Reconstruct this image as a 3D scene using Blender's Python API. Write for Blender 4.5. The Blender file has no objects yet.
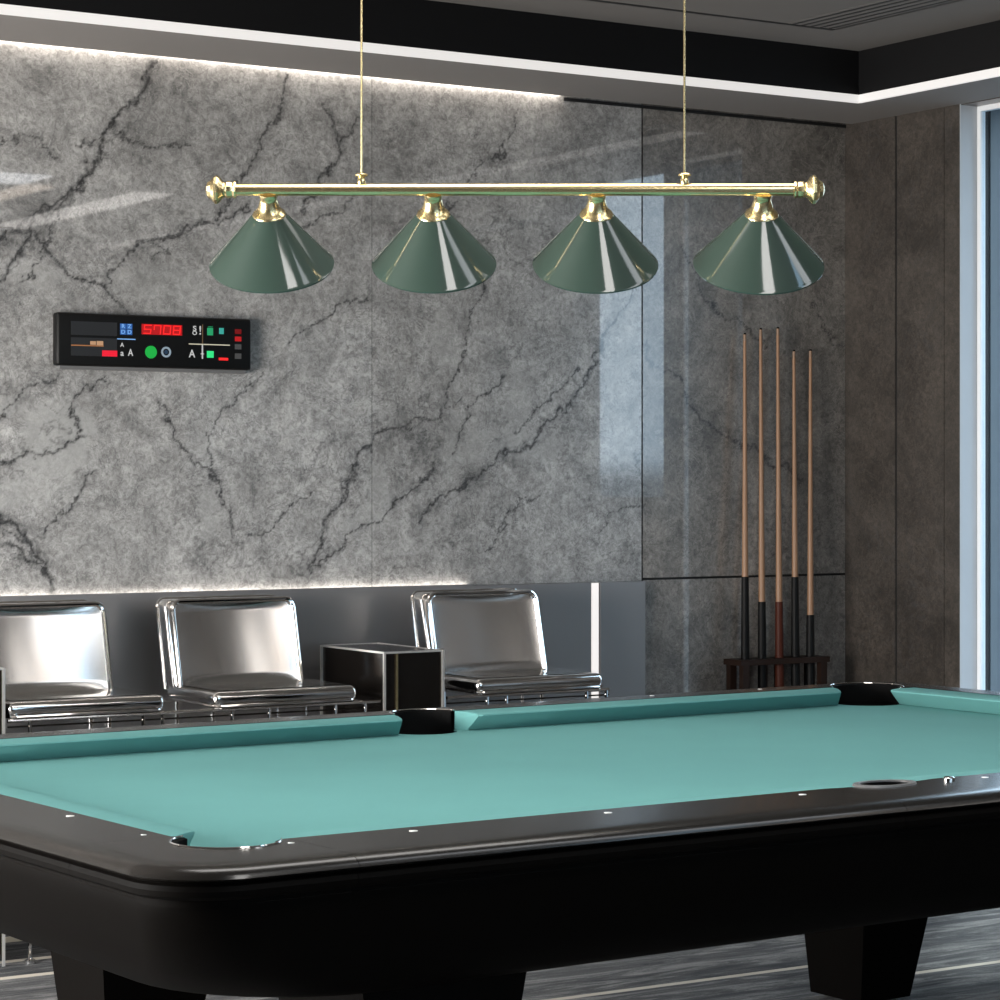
import bpy, bmesh, math, random
import numpy as np
from mathutils import Vector, Matrix

random.seed(4)
col = bpy.context.scene.collection
PI = math.pi

# ------------------------------------------------------------------ camera, world, light, exposure
YAW = math.atan(1600 / 2530)
cam_d = bpy.data.cameras.new('camera')
cam_d.sensor_width = 36.0
cam_d.lens = 36.0 * 2.53
cam_d.shift_y = -0.018
cam_d.clip_start = 0.05
cam = bpy.data.objects.new('camera', cam_d)
col.objects.link(cam)
cam.location = (0, 0, 1.33)
cam.rotation_euler = (PI / 2, 0, -YAW)
bpy.context.scene.camera = cam

world = bpy.data.worlds.new('world')
bpy.context.scene.world = world
world.use_nodes = True
wn = world.node_tree.nodes
wl = world.node_tree.links
wn.clear()
w_out = wn.new('ShaderNodeOutputWorld')
w_bg = wn.new('ShaderNodeBackground')
w_tc = wn.new('ShaderNodeTexCoord')
w_sep = wn.new('ShaderNodeSeparateXYZ')
w_ramp = wn.new('ShaderNodeValToRGB')
w_ramp.color_ramp.elements[0].position = 0.0
w_ramp.color_ramp.elements[0].color = (0.10, 0.13, 0.16, 1)
w_ramp.color_ramp.elements[1].position = 0.01
w_ramp.color_ramp.elements[1].color = (0.78, 0.89, 1.0, 1)
wl.new(w_tc.outputs['Generated'], w_sep.inputs[0])
wl.new(w_sep.outputs['Z'], w_ramp.inputs[0])
wl.new(w_ramp.outputs[0], w_bg.inputs['Color'])
w_bg.inputs['Strength'].default_value = 5.0
wl.new(w_bg.outputs[0], w_out.inputs['Surface'])

vs = bpy.context.scene.view_settings
vs.view_transform = 'Standard'
vs.look = 'None'
vs.exposure = 0.0
vs.gamma = 1.0
vs.use_curve_mapping = False


def area(name, loc, rot, sx, sy, power, color=(1, 1, 1), spread=PI):
    d = bpy.data.lights.new(name, 'AREA')
    d.shape = 'RECTANGLE'
    d.size = sx
    d.size_y = sy
    d.energy = power
    d.color = color
    d.spread = spread
    o = bpy.data.objects.new(name, d)
    o.location = loc
    o.rotation_euler = rot
    col.objects.link(o)
    return o


# ceiling light over the table, added shade-glint light, added back-wall fill
area('ceiling_light_over_table', (2.7, 4.1, 2.80), (0, 0, 0), 2.0, 0.7, 19, (1.0, 0.97, 0.93), 2.2)
area('added_glint_light', (2.36, 1.45, 2.80), (0, 0, 0), 0.62, 1.8, 46, (1.0, 0.97, 0.94))  # added to put a highlight streak on the lamp shades
area('added_wall_fill', (-1.12, 4.9, 1.05), (PI / 2 - 0.25, 0, -PI / 2 + 0.2), 2.4, 1.4, 510, (1.0, 0.93, 0.87))  # added fill that brightens the back wall from the left


sd = bpy.data.lights.new('sun', 'SUN')
sd.energy = 3.2
sd.angle = math.radians(4)
sd.color = (1.0, 0.96, 0.90)
so = bpy.data.objects.new('sun', sd)
so.rotation_euler = Vector((-0.60, -0.49, -0.95)).to_track_quat('-Z', 'Y').to_euler()
so.location = (9, 9, 6)
col.objects.link(so)


# ------------------------------------------------------------------ materials
def new_mat(name):
    m = bpy.data.materials.new(name)
    m.use_nodes = True
    return m, m.node_tree.nodes, m.node_tree.links, m.node_tree.nodes['Principled BSDF']


def simple(name, color, rough=0.5, metal=0.0, coat=0.0, spec=0.5, noise=0.0, nscale=30, bump=0.0, bscale=80, aniso=0.0):
    m, n, l, b = new_mat(name)
    b.inputs['Base Color'].default_value = (*color, 1)
    b.inputs['Roughness'].default_value = rough
    b.inputs['Metallic'].default_value = metal
    b.inputs['Coat Weight'].default_value = coat
    b.inputs['Coat Roughness'].default_value = 0.08
    b.inputs['Specular IOR Level'].default_value = spec
    b.inputs['Anisotropic'].default_value = aniso
    if noise or bump:
        tc = n.new('ShaderNodeTexCoord')
    if noise:
        t = n.new('ShaderNodeTexNoise')
        t.inputs['Scale'].default_value = nscale
        t.inputs['Detail'].default_value = 5
        l.new(tc.outputs['Object'], t.inputs['Vector'])
        r = n.new('ShaderNodeValToRGB')
        r.color_ramp.elements[0].color = (*[c * (1 - noise) for c in color], 1)
        r.color_ramp.elements[1].color = (*[min(1, c * (1 + noise)) for c in color], 1)
        l.new(t.outputs['Fac'], r.inputs[0])
        l.new(r.outputs[0], b.inputs['Base Color'])
    if bump:
        t2 = n.new('ShaderNodeTexNoise')
        t2.inputs['Scale'].default_value = bscale
        t2.inputs['Detail'].default_value = 4
        l.new(tc.outputs['Object'], t2.inputs['Vector'])
        bp = n.new('ShaderNodeBump')
        bp.inputs['Strength'].default_value = bump
        bp.inputs['Distance'].default_value = 0.002
        l.new(t2.outputs['Fac'], bp.inputs['Height'])
        l.new(bp.outputs[0], b.inputs['Normal'])
    return m


def emit(name, color, strength):
    m, n, l, b = new_mat(name)
    b.inputs['Base Color'].default_value = (*[c_ * 0.3 for c_ in color], 1)
    b.inputs['Emission Color'].default_value = (*color, 1)
    b.inputs['Emission Strength'].default_value = strength
    b.inputs['Roughness'].default_value = 0.4
    return m


def math_node(n, l, op, a, b=None, clamp=False):
    x = n.new('ShaderNodeMath')
    x.operation = op
    x.use_clamp = clamp
    for i, v in enumerate((a, b)):
        if v is None:
            continue
        if isinstance(v, (int, float)):
            x.inputs[i].default_value = v
        else:
            l.new(v, x.inputs[i])
    return x.outputs[0]


def mix_rgb(n, l, fac, a, b, mode='MIX'):
    x = n.new('ShaderNodeMix')
    x.data_type = 'RGBA'
    x.blend_type = mode
    if isinstance(fac, (int, float)):
        x.inputs[0].default_value = fac
    else:
        l.new(fac, x.inputs[0])
    for i, v in ((6, a), (7, b)):
        if isinstance(v, tuple):
            x.inputs[i].default_value = v
        else:
            l.new(v, x.inputs[i])
    return x.outputs[2]


def ramp(n, l, src, stops):
    r = n.new('ShaderNodeValToRGB')
    e = r.color_ramp.elements
    while len(e) < len(stops):
        e.new(0.5)
    for k, (p, c) in enumerate(stops):
        e[k].position = p
        e[k].color = (c, c, c, 1) if isinstance(c, (int, float)) else (*c, 1)
    l.new(src, r.inputs[0])
    return r.outputs[0]


def noise(n, l, vec, scale, detail=6, rough=0.6, dist=0.0):
    t = n.new('ShaderNodeTexNoise')
    t.inputs['Scale'].default_value = scale
    t.inputs['Detail'].default_value = detail
    t.inputs['Roughness'].default_value = rough
    t.inputs['Distortion'].default_value = dist
    l.new(vec, t.inputs['Vector'])
    return t.outputs['Fac']


def marble_mat(name, tint, rough, with_attr=True, bright=1.0, coat=1.0):
    m, n, l, b = new_mat(name)
    tc = n.new('ShaderNodeTexCoord')
    vec = tc.outputs['Object']
    big = noise(n, l, vec, 1.7, 8, 0.62, 0.6)
    mid = noise(n, l, vec, 9.0, 8, 0.7, 0.5)
    fine = noise(n, l, vec, 55.0, 8, 0.85, 0.8)
    c1 = ramp(n, l, big, [(0.32, tuple(c * 0.72 * bright for c in tint)), (0.62, tuple(c * 1.18 * bright for c in tint))])
    c2 = ramp(n, l, mid, [(0.38, 0.70), (0.5, 0.98), (0.62, 1.22)])
    c3 = ramp(n, l, fine, [(0.41, 0.62), (0.5, 1.0), (0.59, 1.34)])
    c = mix_rgb(n, l, 1.0, c1, c2, 'MULTIPLY')
    c = mix_rgb(n, l, 1.0, c, c3, 'MULTIPLY')
    # hairline network
    vw = noise(n, l, vec, 5.0, 9, 0.72, 1.6)
    ridge = math_node(n, l, 'ABSOLUTE', math_node(n, l, 'SUBTRACT', vw, 0.5))
    hl = ramp(n, l, ridge, [(0.0, 1.0), (0.010, 0.0)])
    gate = ramp(n, l, noise(n, l, vec, 2.3, 3), [(0.46, 0.0), (0.60, 0.9)])
    c = mix_rgb(n, l, mix_rgb(n, l, 1.0, hl, gate, 'MULTIPLY'), c, (0.05, 0.05, 0.052, 1))
    # pale hairlines
    vw2 = noise(n, l, vec, 6.3, 9, 0.7, 2.2)
    ridge2 = math_node(n, l, 'ABSOLUTE', math_node(n, l, 'SUBTRACT', vw2, 0.47))
    hl2 = ramp(n, l, ridge2, [(0.0, 0.55), (0.009, 0.0)])
    c = mix_rgb(n, l, hl2, c, (tint[0] * 1.9, tint[1] * 1.9, tint[2] * 1.9, 1))
    if with_attr:
        at = n.new('ShaderNodeAttribute')
        at.attribute_name = 'vein'
        sep = n.new('ShaderNodeSeparateColor')
        l.new(at.outputs['Color'], sep.inputs[0])
        breakup = ramp(n, l, noise(n, l, vec, 60.0, 8, 0.85), [(0.40, 0.40), (0.49, 1.0)])
        core = mix_rgb(n, l, 1.0, sep.outputs[0], breakup, 'MULTIPLY')
        hb = ramp(n, l, noise(n, l, vec, 38.0, 8, 0.85, 1.0), [(0.44, 0.0), (0.56, 0.55)])
        c = mix_rgb(n, l, mix_rgb(n, l, 1.0, sep.outputs[1], hb, 'MULTIPLY'), c, (0.055, 0.055, 0.057, 1))
        c = mix_rgb(n, l, sep.outputs[2], c, (0.36 * bright, 0.36 * bright, 0.35 * bright, 1))
        c = mix_rgb(n, l, core, c, (0.010, 0.010, 0.011, 1))
    l.new(c, b.inputs['Base Color'])
    b.inputs['Roughness'].default_value = rough
    b.inputs['Specular IOR Level'].default_value = 0.55
    b.inputs['Coat Weight'].default_value = coat
    b.inputs['Coat Roughness'].default_value = 0.025
    b.inputs['Coat IOR'].default_value = 1.6
    return m


M = {}
M['marble'] = marble_mat('grey_marble', (0.275, 0.272, 0.265), 0.32)
M['marble_brown'] = marble_mat('brown_grey_marble', (0.225, 0.208, 0.188), 0.32, True, 0.7, 1.0)
M['marble_side'] = marble_mat('brown_grey_stone', (0.052, 0.044, 0.037), 0.40, False, 0.9, 0.3)
M['marble_jamb'] = simple('pale_stone', (0.46, 0.48, 0.50), 0.45, noise=0.08, nscale=6)
M['gap'] = simple('joint_black', (0.006, 0.006, 0.006), 0.6)
M['panel'] = simple('lacquered_panel', (0.27, 0.262, 0.262), 0.38, 0.55)
M['soffit'] = simple('soffit_paint', (0.22, 0.203, 0.193), 0.7, noise=0.04, nscale=2)
M['ceiling'] = simple('ceiling_paint', (0.16, 0.147, 0.137), 0.75, noise=0.04, nscale=2)
M['fascia'] = simple('black_fascia', (0.004, 0.004, 0.0045), 0.5, spec=0.25)
M['wallpaint'] = simple('dark_wall_paint', (0.12, 0.11, 0.10), 0.7, noise=0.1, nscale=3)
M['led'] = emit('led_diffuser', (1.0, 0.97, 0.94), 0.66)
M['led_cove'] = emit('led_cove', (1.0, 0.90, 0.80), 9.0)
M['led_low'] = emit('led_low', (1.0, 0.93, 0.85), 9.0)
M['led_vert'] = emit('led_vertical', (1.0, 0.95, 0.92), 0.85)
M['chrome'] = simple('polished_steel', (0.78, 0.76, 0.74), 0.10, 1.0)
M['satin'] = simple('satin_steel', (0.82, 0.80, 0.78), 0.17, 1.0)
M['blacksteel'] = simple('smoked_steel', (0.040, 0.034, 0.030), 0.14, 0.9)
M['edge'] = simple('brushed_steel_edge', (0.80, 0.77, 0.73), 0.35, 0.85)
M['brass'] = simple('polished_brass', (0.86, 0.70, 0.38), 0.26, 1.0, noise=0.05, nscale=40)
M['green'] = simple('green_enamel', (0.022, 0.043, 0.033), 0.5, 0.0, 1.0, 0.2)
M['shade_in'] = simple('white_enamel', (0.75, 0.74, 0.70), 0.4)
M['bulb'] = simple('opal_glass', (0.9, 0.88, 0.82), 0.3)
M['cloth'] = simple('teal_felt', (0.125, 0.31, 0.30), 0.95, spec=0.1, noise=0.05, nscale=5, bump=0.3, bscale=600)
M['wood'] = simple('black_lacquered_wood', (0.009, 0.008, 0.007), 0.24, 0.0, 0.12, 0.3)
M['wood_body'] = simple('black_stained_wood', (0.0022, 0.0018, 0.0015), 0.55, spec=0.03, noise=0.15, nscale=6)
M['leather'] = simple('black_leather', (0.002, 0.002, 0.002), 0.8, spec=0.1)
M['grey_rubber'] = simple('grey_trim', (0.12, 0.12, 0.12), 0.4)
M['sight'] = simple('pearl_sight', (0.85, 0.85, 0.84), 0.3)
M['rack_wood'] = simple('dark_walnut', (0.018, 0.009, 0.006), 0.5, spec=0.2, noise=0.3, nscale=12)
M['maple'] = simple('maple_shaft', (0.235, 0.128, 0.068), 0.5, coat=0.0, noise=0.06, nscale=8)
M['butt'] = simple('black_butt', (0.004, 0.004, 0.004), 0.5, spec=0.12)
M['butt_red'] = simple('mahogany_butt', (0.05, 0.011, 0.005), 0.5, spec=0.15)
M['ferrule'] = simple('ferrule', (0.2, 0.12, 0.07), 0.5)
M['casing'] = simple('scoreboard_casing', (0.003, 0.003, 0.003), 0.5, spec=0.2)
M['screen'] = simple('scoreboard_screen', (0.004, 0.004, 0.004), 0.35)
M['alu'] = simple('white_window_frame', (0.80, 0.82, 0.84), 0.4)
M['frame_dark'] = simple('dark_frame', (0.02, 0.022, 0.025), 0.4)
M['outer'] = simple('blue_grey_cladding', (0.12, 0.14, 0.155), 0.6, noise=0.1, nscale=10)


def carpet_mat():
    m, n, l, b = new_mat('striped_carpet')
    tc = n.new('ShaderNodeTexCoord')
    vec = tc.outputs['Object']
    mp = n.new('ShaderNodeMapping')
    mp.inputs['Scale'].default_value = (2.0, 14.0, 1.0)
    mp.inputs['Rotation'].default_value = (0, 0, math.radians(12))
    l.new(vec, mp.inputs['Vector'])
    st = noise(n, l, mp.outputs[0], 1.1, 8, 0.72, 1.4)
    c = ramp(n, l, st, [(0.38, (0.024, 0.026, 0.030)), (0.5, (0.080, 0.081, 0.083)), (0.60, (0.21, 0.208, 0.205))])
    fine = ramp(n, l, noise(n, l, vec, 160, 5, 0.8), [(0.3, 0.6), (0.7, 1.35)])
    c = mix_rgb(n, l, 1.0, c, fine, 'MULTIPLY')
    sep = n.new('ShaderNodeSeparateXYZ')
    l.new(vec, sep.inputs[0])
    y = sep.outputs['Y']
    for y0, hw, xa, xb in ((6.98, 0.045, -9, 9), (6.66, 0.018, -9, 9), (6.44, 0.018, -9, 9), (5.42, 0.014, -9, 4.6), (5.19, 0.014, 4.6, 9), (4.2, 0.014, -9, 9), (3.0, 0.014, -9, 4.6), (1.8, 0.014, -9, 9)):
        d = math_node(n, l, 'ABSOLUTE', math_node(n, l, 'SUBTRACT', y, y0))
        f = math_node(n, l, 'LESS_THAN', d, hw)
        f = math_node(n, l, 'MULTIPLY', f, math_node(n, l, 'GREATER_THAN', sep.outputs['X'], xa))
        f = math_node(n, l, 'MULTIPLY', f, math_node(n, l, 'LESS_THAN', sep.outputs['X'], xb))
        c = mix_rgb(n, l, math_node(n, l, 'MULTIPLY', f, 0.9), c, (0.62, 0.57, 0.48, 1))
    l.new(c, b.inputs['Base Color'])
    b.inputs['Roughness'].default_value = 0.85
    bp = n.new('ShaderNodeBump')
    bp.inputs['Strength'].default_value = 0.5
    bp.inputs['Distance'].default_value = 0.004
    l.new(noise(n, l, vec, 220, 4, 0.7), bp.inputs['Height'])
    l.new(bp.outputs[0], b.inputs['Normal'])
    return m


M['carpet'] = carpet_mat()


def glass_mat():
    m = bpy.data.materials.new('window_glass')
    m.use_nodes = True
    n, l = m.node_tree.nodes, m.node_tree.links
    n.clear()
    o = n.new('ShaderNodeOutputMaterial')
    t = n.new('ShaderNodeBsdfTransparent')
    t.inputs[0].default_value = (0.86, 0.93, 0.97, 1)
    g = n.new('ShaderNodeBsdfGlossy')
    g.inputs['Roughness'].default_value = 0.02
    fr = n.new('ShaderNodeFresnel')
    fr.inputs[0].default_value = 1.45
    x = n.new('ShaderNodeMixShader')
    ge = n.new('ShaderNodeNewGeometry')
    front = math_node(n, l, 'SUBTRACT', 1.0, ge.outputs['Backfacing'])
    l.new(math_node(n, l, 'MULTIPLY', fr.outputs[0], front), x.inputs[0])
    l.new(t.outputs[0], x.inputs[1])
    l.new(g.outputs[0], x.inputs[2])
    l.new(x.outputs[0], o.inputs[0])
    return m


M['glass'] = glass_mat()


# ------------------------------------------------------------------ mesh helpers
class MB:
    def __init__(self):
        self.v, self.f = [], []

    def add(self, verts, faces):
        k = len(self.v)
        self.v += [tuple(p) for p in verts]
        self.f += [tuple(i + k for i in q) for q in faces]
        return self

    def box(self, x0, x1, y0, y1, z0, z1):
        vs_ = [(x, y, z) for z in (z0, z1) for y in (y0, y1) for x in (x0, x1)]
        return self.add(vs_, [(0, 2, 3, 1), (4, 5, 7, 6), (0, 1, 5, 4), (2, 6, 7, 3), (0, 4, 6, 2), (1, 3, 7, 5)])

    def tube(self, pts, r, seg=10, caps=True, closed=False):
        pts = [Vector(p) for p in pts]
        rr = r if isinstance(r, (list, tuple)) else [r] * len(pts)
        n = len(pts)
        rings = []
        prev = None
        for i, p in enumerate(pts):
            if closed:
                t = pts[(i + 1) % n] - pts[(i - 1) % n]
            else:
                t = pts[min(i + 1, n - 1)] - pts[max(i - 1, 0)]
            t.normalize()
            if prev is None:
                a = Vector((0, 0, 1)) if abs(t.z) < 0.9 else Vector((1, 0, 0))
                u = t.cross(a).normalized()
            else:
                u = (prev - t * prev.dot(t)).normalized()
            prev = u
            w = t.cross(u)
            rings.append([p + (u * math.cos(a2) + w * math.sin(a2)) * rr[i] for a2 in [2 * PI * k / seg for k in range(seg)]])
        vs_ = [q for rg in rings for q in rg]
        fs = []
        m = n if closed else n - 1
        for i in range(m):
            for k in range(seg):
                a, b = i * seg + k, i * seg + (k + 1) % seg
                c, d = ((i + 1) % n) * seg + (k + 1) % seg, ((i + 1) % n) * seg + k
                fs.append((a, b, c, d))
        if caps and not closed:
            fs.append(tuple(range(seg - 1, -1, -1)))
            fs.append(tuple((n - 1) * seg + k for k in range(seg)))
        return self.add(vs_, fs)

    def lathe(self, prof, seg=48, mat=None, close=True):
        """prof: (radius, z) pairs turned about Z, then moved by a matrix."""
        vs_ = []
        for r, z in prof:
            for k in range(seg):
                a = 2 * PI * k / seg
                vs_.append((r * math.cos(a), r * math.sin(a), z))
        fs = []
        for i in range(len(prof) - 1):
            for k in range(seg):
                fs.append((i * seg + k, i * seg + (k + 1) % seg, (i + 1) * seg + (k + 1) % seg, (i + 1) * seg + k))
        if close:
            fs.append(tuple(range(seg - 1, -1, -1)))
            fs.append(tuple((len(prof) - 1) * seg + k for k in range(seg)))
        if mat is not None:
            vs_ = [mat @ Vector(p) for p in vs_]
        return self.add(vs_, fs)

    def rounded_box(self, x0, x1, y0, y1, z0, z1, r, seg=4):
        bm = bmesh.new()
        bmesh.ops.create_cube(bm, size=1)
        for v in bm.verts:
            v.co = Vector(((x0 + x1) / 2 + v.co.x * (x1 - x0), (y0 + y1) / 2 + v.co.y * (y1 - y0), (z0 + z1) / 2 + v.co.z * (z1 - z0)))
        bmesh.ops.bevel(bm, geom=bm.edges[:], offset=r, segments=seg, profile=0.5, affect='EDGES')
        bm.verts.index_update()
        self.add([v.co.copy() for v in bm.verts], [[v.index for v in f.verts] for f in bm.faces])
        bm.free()
        return self

    def map(self, fn):
        self.v = [tuple(fn(Vector(p))) for p in self.v]
        return self

    def build(self, name, mat, parent=None, smooth=False, loc=None, angle=35):
        me = bpy.data.meshes.new(name)
        me.from_pydata(self.v, [], self.f)
        bm = bmesh.new()
        bm.from_mesh(me)
        bmesh.ops.recalc_face_normals(bm, faces=bm.faces[:])
        bm.to_mesh(me)
        bm.free()
        me.materials.append(mat)
        if smooth:
            me.shade_smooth()
            me.set_sharp_from_angle(angle=math.radians(angle))
        o = bpy.data.objects.new(name, me)
        col.objects.link(o)
        if parent is not None:
            o.parent = parent
            o.matrix_parent_inverse = Matrix.Identity(4)
            if parent.get('_base') is None:
                pass
        if loc is not None:
            o.location = loc
        return o


def tag(o, label=None, cat=None, group=None, kind=None):
    if label: o['label'] = label
    if cat: o['category'] = cat
    if group: o['group'] = group
    if kind: o['kind'] = kind
    return o


def empty(name, loc, label, cat, group=None):
    o = bpy.data.objects.new(name, None)
    col.objects.link(o)
    o.location = loc
    o.empty_display_size = 0.1
    return tag(o, label, cat, group)


def copy_tree(o, parent=None):
    c = o.copy()
    col.objects.link(c)
    if parent is not None:
        c.parent = parent
    for ch in list(o.children):
        copy_tree(ch, c)
    return c


def struct(o):
    o['kind'] = 'structure'
    return o


# ------------------------------------------------------------------ room shell
XL, XR, YF, YB = -1.2, 6.062, -1.6, 7.2
struct(MB().box(XL - 0.2, XR + 0.35, YF - 0.2, YB + 0.2, -0.1, 0).build('floor', M['carpet']))

wb = struct(MB().box(XL - 0.2, XR + 0.35, YB + 0.02, YB + 0.2, 0, 3.0).build('wall_back', M['gap']))

VEINS = [
    (1.5, [(3.288,2.6427),(3.238,2.526),(3.214,2.471),(3.138,2.385),(3.072,2.298),(3.023,2.210),(2.958,2.169),(2.916,2.122),(2.894,2.066),(2.846,1.997),(2.783,1.905),(2.6,1.75)]),
    (1.1, [(2.6,2.11),(2.783,2.084),(2.846,2.073),(2.926,2.047),(2.974,1.997),(3.023,1.951),(3.098,1.933),(3.144,1.895)]),
    (1.1, [(3.098,1.933),(3.171,2.007),(3.254,2.069),(3.373,2.100),(3.493,2.147),(3.6,2.20)]),
    (1.0, [(3.740,2.6428),(3.687,2.489),(3.644,2.448),(3.616,2.350),(3.581,2.301),(3.50,2.17)]),
    (1.0, [(3.885,2.562),(3.922,2.468),(3.933,2.404),(3.874,2.287),(3.80,2.2)]),
    (1.3, [(2.60,1.93),(2.74,2.02),(2.90,2.11),(2.99,2.16),(3.06,2.26)]),
    (0.8, [(2.86,1.93),(2.95,2.05),(2.99,2.15)]),
    (0.7, [(3.05,2.35),(3.16,2.40),(3.30,2.36),(3.42,2.38)]),
    (0.7, [(4.02,2.30),(3.92,2.22),(3.80,2.16),(3.70,2.06)]),
    (0.6, [(4.70,1.30),(4.60,1.22),(4.50,1.10)]),
    (0.6, [(2.783,2.339),(2.878,2.367),(2.98,2.34)]),
    (2.0, [(2.70,1.29),(2.783,1.231),(2.846,1.171),(2.903,1.095),(2.958,1.003)]),
    (1.4, [(2.783,1.141),(2.862,1.080),(2.926,1.040)]),
    (0.9, [(3.085,1.367),(3.000,1.257),(2.935,1.185),(2.910,1.149)]),
    (0.9, [(3.305,1.572),(3.366,1.476),(3.424,1.389),(3.493,1.346),(3.518,1.273),(3.532,1.179)]),
    (0.7, [(3.658,1.680),(3.574,1.589),(3.511,1.519),(3.486,1.446),(3.493,1.346)]),
    (1.1, [(4.165,1.507),(4.070,1.467),(3.977,1.353),(3.922,1.256),(3.904,1.143),(3.831,1.021)]),
    (0.9, [(4.318,1.370),(4.165,1.261),(4.052,1.190),(3.977,1.116),(3.904,1.078),(3.831,1.021)]),
    (0.8, [(3.581,1.147),(3.658,1.177),(3.758,1.234),(3.831,1.272)]),
    (1.0, [(3.088,1.642),(3.023,1.580),(3.000,1.458),(2.974,1.412),(2.878,1.396),(2.783,1.372)]),
    (0.9, [(2.974,1.645),(2.878,1.601),(2.783,1.501)]),
    (0.8, [(4.486,2.001),(4.450,1.879),(4.357,1.696),(4.329,1.642),(4.310,1.536)]),
    (1.2, [(5.131,2.017),(5.063,1.935),(4.962,1.820),(4.949,1.765),(4.883,1.674),(4.817,1.587),(4.646,1.452),(4.557,1.411),(4.419,1.333),(4.318,1.250),(4.241,1.188)]),
    (1.0, [(5.153,1.791),(5.235,1.716),(5.317,1.641),(5.445,1.529),(5.580,1.459),(5.845,1.337)]),
    (0.8, [(4.545,1.700),(4.443,1.611),(4.392,1.473),(4.372,1.420)]),
    (0.8, [(4.854,1.728),(4.788,1.641),(4.686,1.551),(4.6,1.5)]),
    (0.6, [(5.30,2.15),(5.459,1.949),(5.580,1.860),(5.707,1.807)]),
    (0.6, [(5.883,1.994),(5.963,1.905),(6.062,1.831)]),
    (0.8, [(4.033,2.525),(3.977,2.440),(3.926,2.391),(3.900,2.331)]),
    (0.8, [(4.052,1.924),(3.977,1.904),(3.809,1.818),(3.758,1.784)]),
    (0.7, [(4.165,1.507),(4.279,1.535),(4.403,1.604)]),
    (0.6, [(3.271,2.085),(3.356,2.052),(3.305,2.013)]),
    (0.7, [(4.633,2.589),(4.553,2.448),(4.435,2.339)]),
    (0.7, [(4.376,2.269),(4.241,2.129),(4.203,2.028)]),
    (0.9, [(3.204,1.798),(3.144,1.895),(3.098,1.933)]),
    (0.6, [(5.131,1.267),(5.004,1.198),(4.962,1.095)]),
    (0.6, [(5.131,1.511),(5.110,1.442),(5.119,1.337)]),
]
BLOTCH = [(2.96, 1.44, 0.10, 0.13, 0.9), (2.86, 1.30, 0.14, 0.06, 0.6), (2.84, 1.56, 0.08, 0.03, 0.7), (2.88, 1.95, 0.1, 0.04, 0.5),
          (3.48, 1.24, 0.03, 0.06, 0.6), (3.48, 1.43, 0.03, 0.05, 0.5), (4.07, 1.28, 0.05, 0.10, 0.5), (4.00, 1.18, 0.04, 0.05, 0.5),
          (4.60, 1.46, 0.22, 0.05, 0.5), (4.38, 1.45, 0.05, 0.12, 0.4), (4.62, 1.62, 0.06, 0.10, 0.4), (3.30, 1.95, 0.2, 0.05, 0.35),
          (4.33, 1.80, 0.05, 0.08, 0.4)]


def value_noise(x, z, scale, seed, octaves=5, gain=0.55):
    rng = np.random.RandomState(seed)
    out = np.zeros_like(x)
    amp = 1.0
    tot = 0.0
    for k in range(octaves):
        g = rng.rand(64, 64)
        fx, fz = x * scale, z * scale
        ix, iz = np.floor(fx).astype(int), np.floor(fz).astype(int)
        tx, tz = fx - ix, fz - iz
        tx, tz = tx * tx * (3 - 2 * tx), tz * tz * (3 - 2 * tz)
        a = g[ix % 64, iz % 64]; b = g[(ix + 1) % 64, iz % 64]
        c = g[ix % 64, (iz + 1) % 64]; d = g[(ix + 1) % 64, (iz + 1) % 64]
        out += amp * ((a * (1 - tx) + b * tx) * (1 - tz) + (c * (1 - tx) + d * tx) * tz)
        tot += amp
        amp *= gain
        scale *= 2.03
    return out / tot - 0.5


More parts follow.
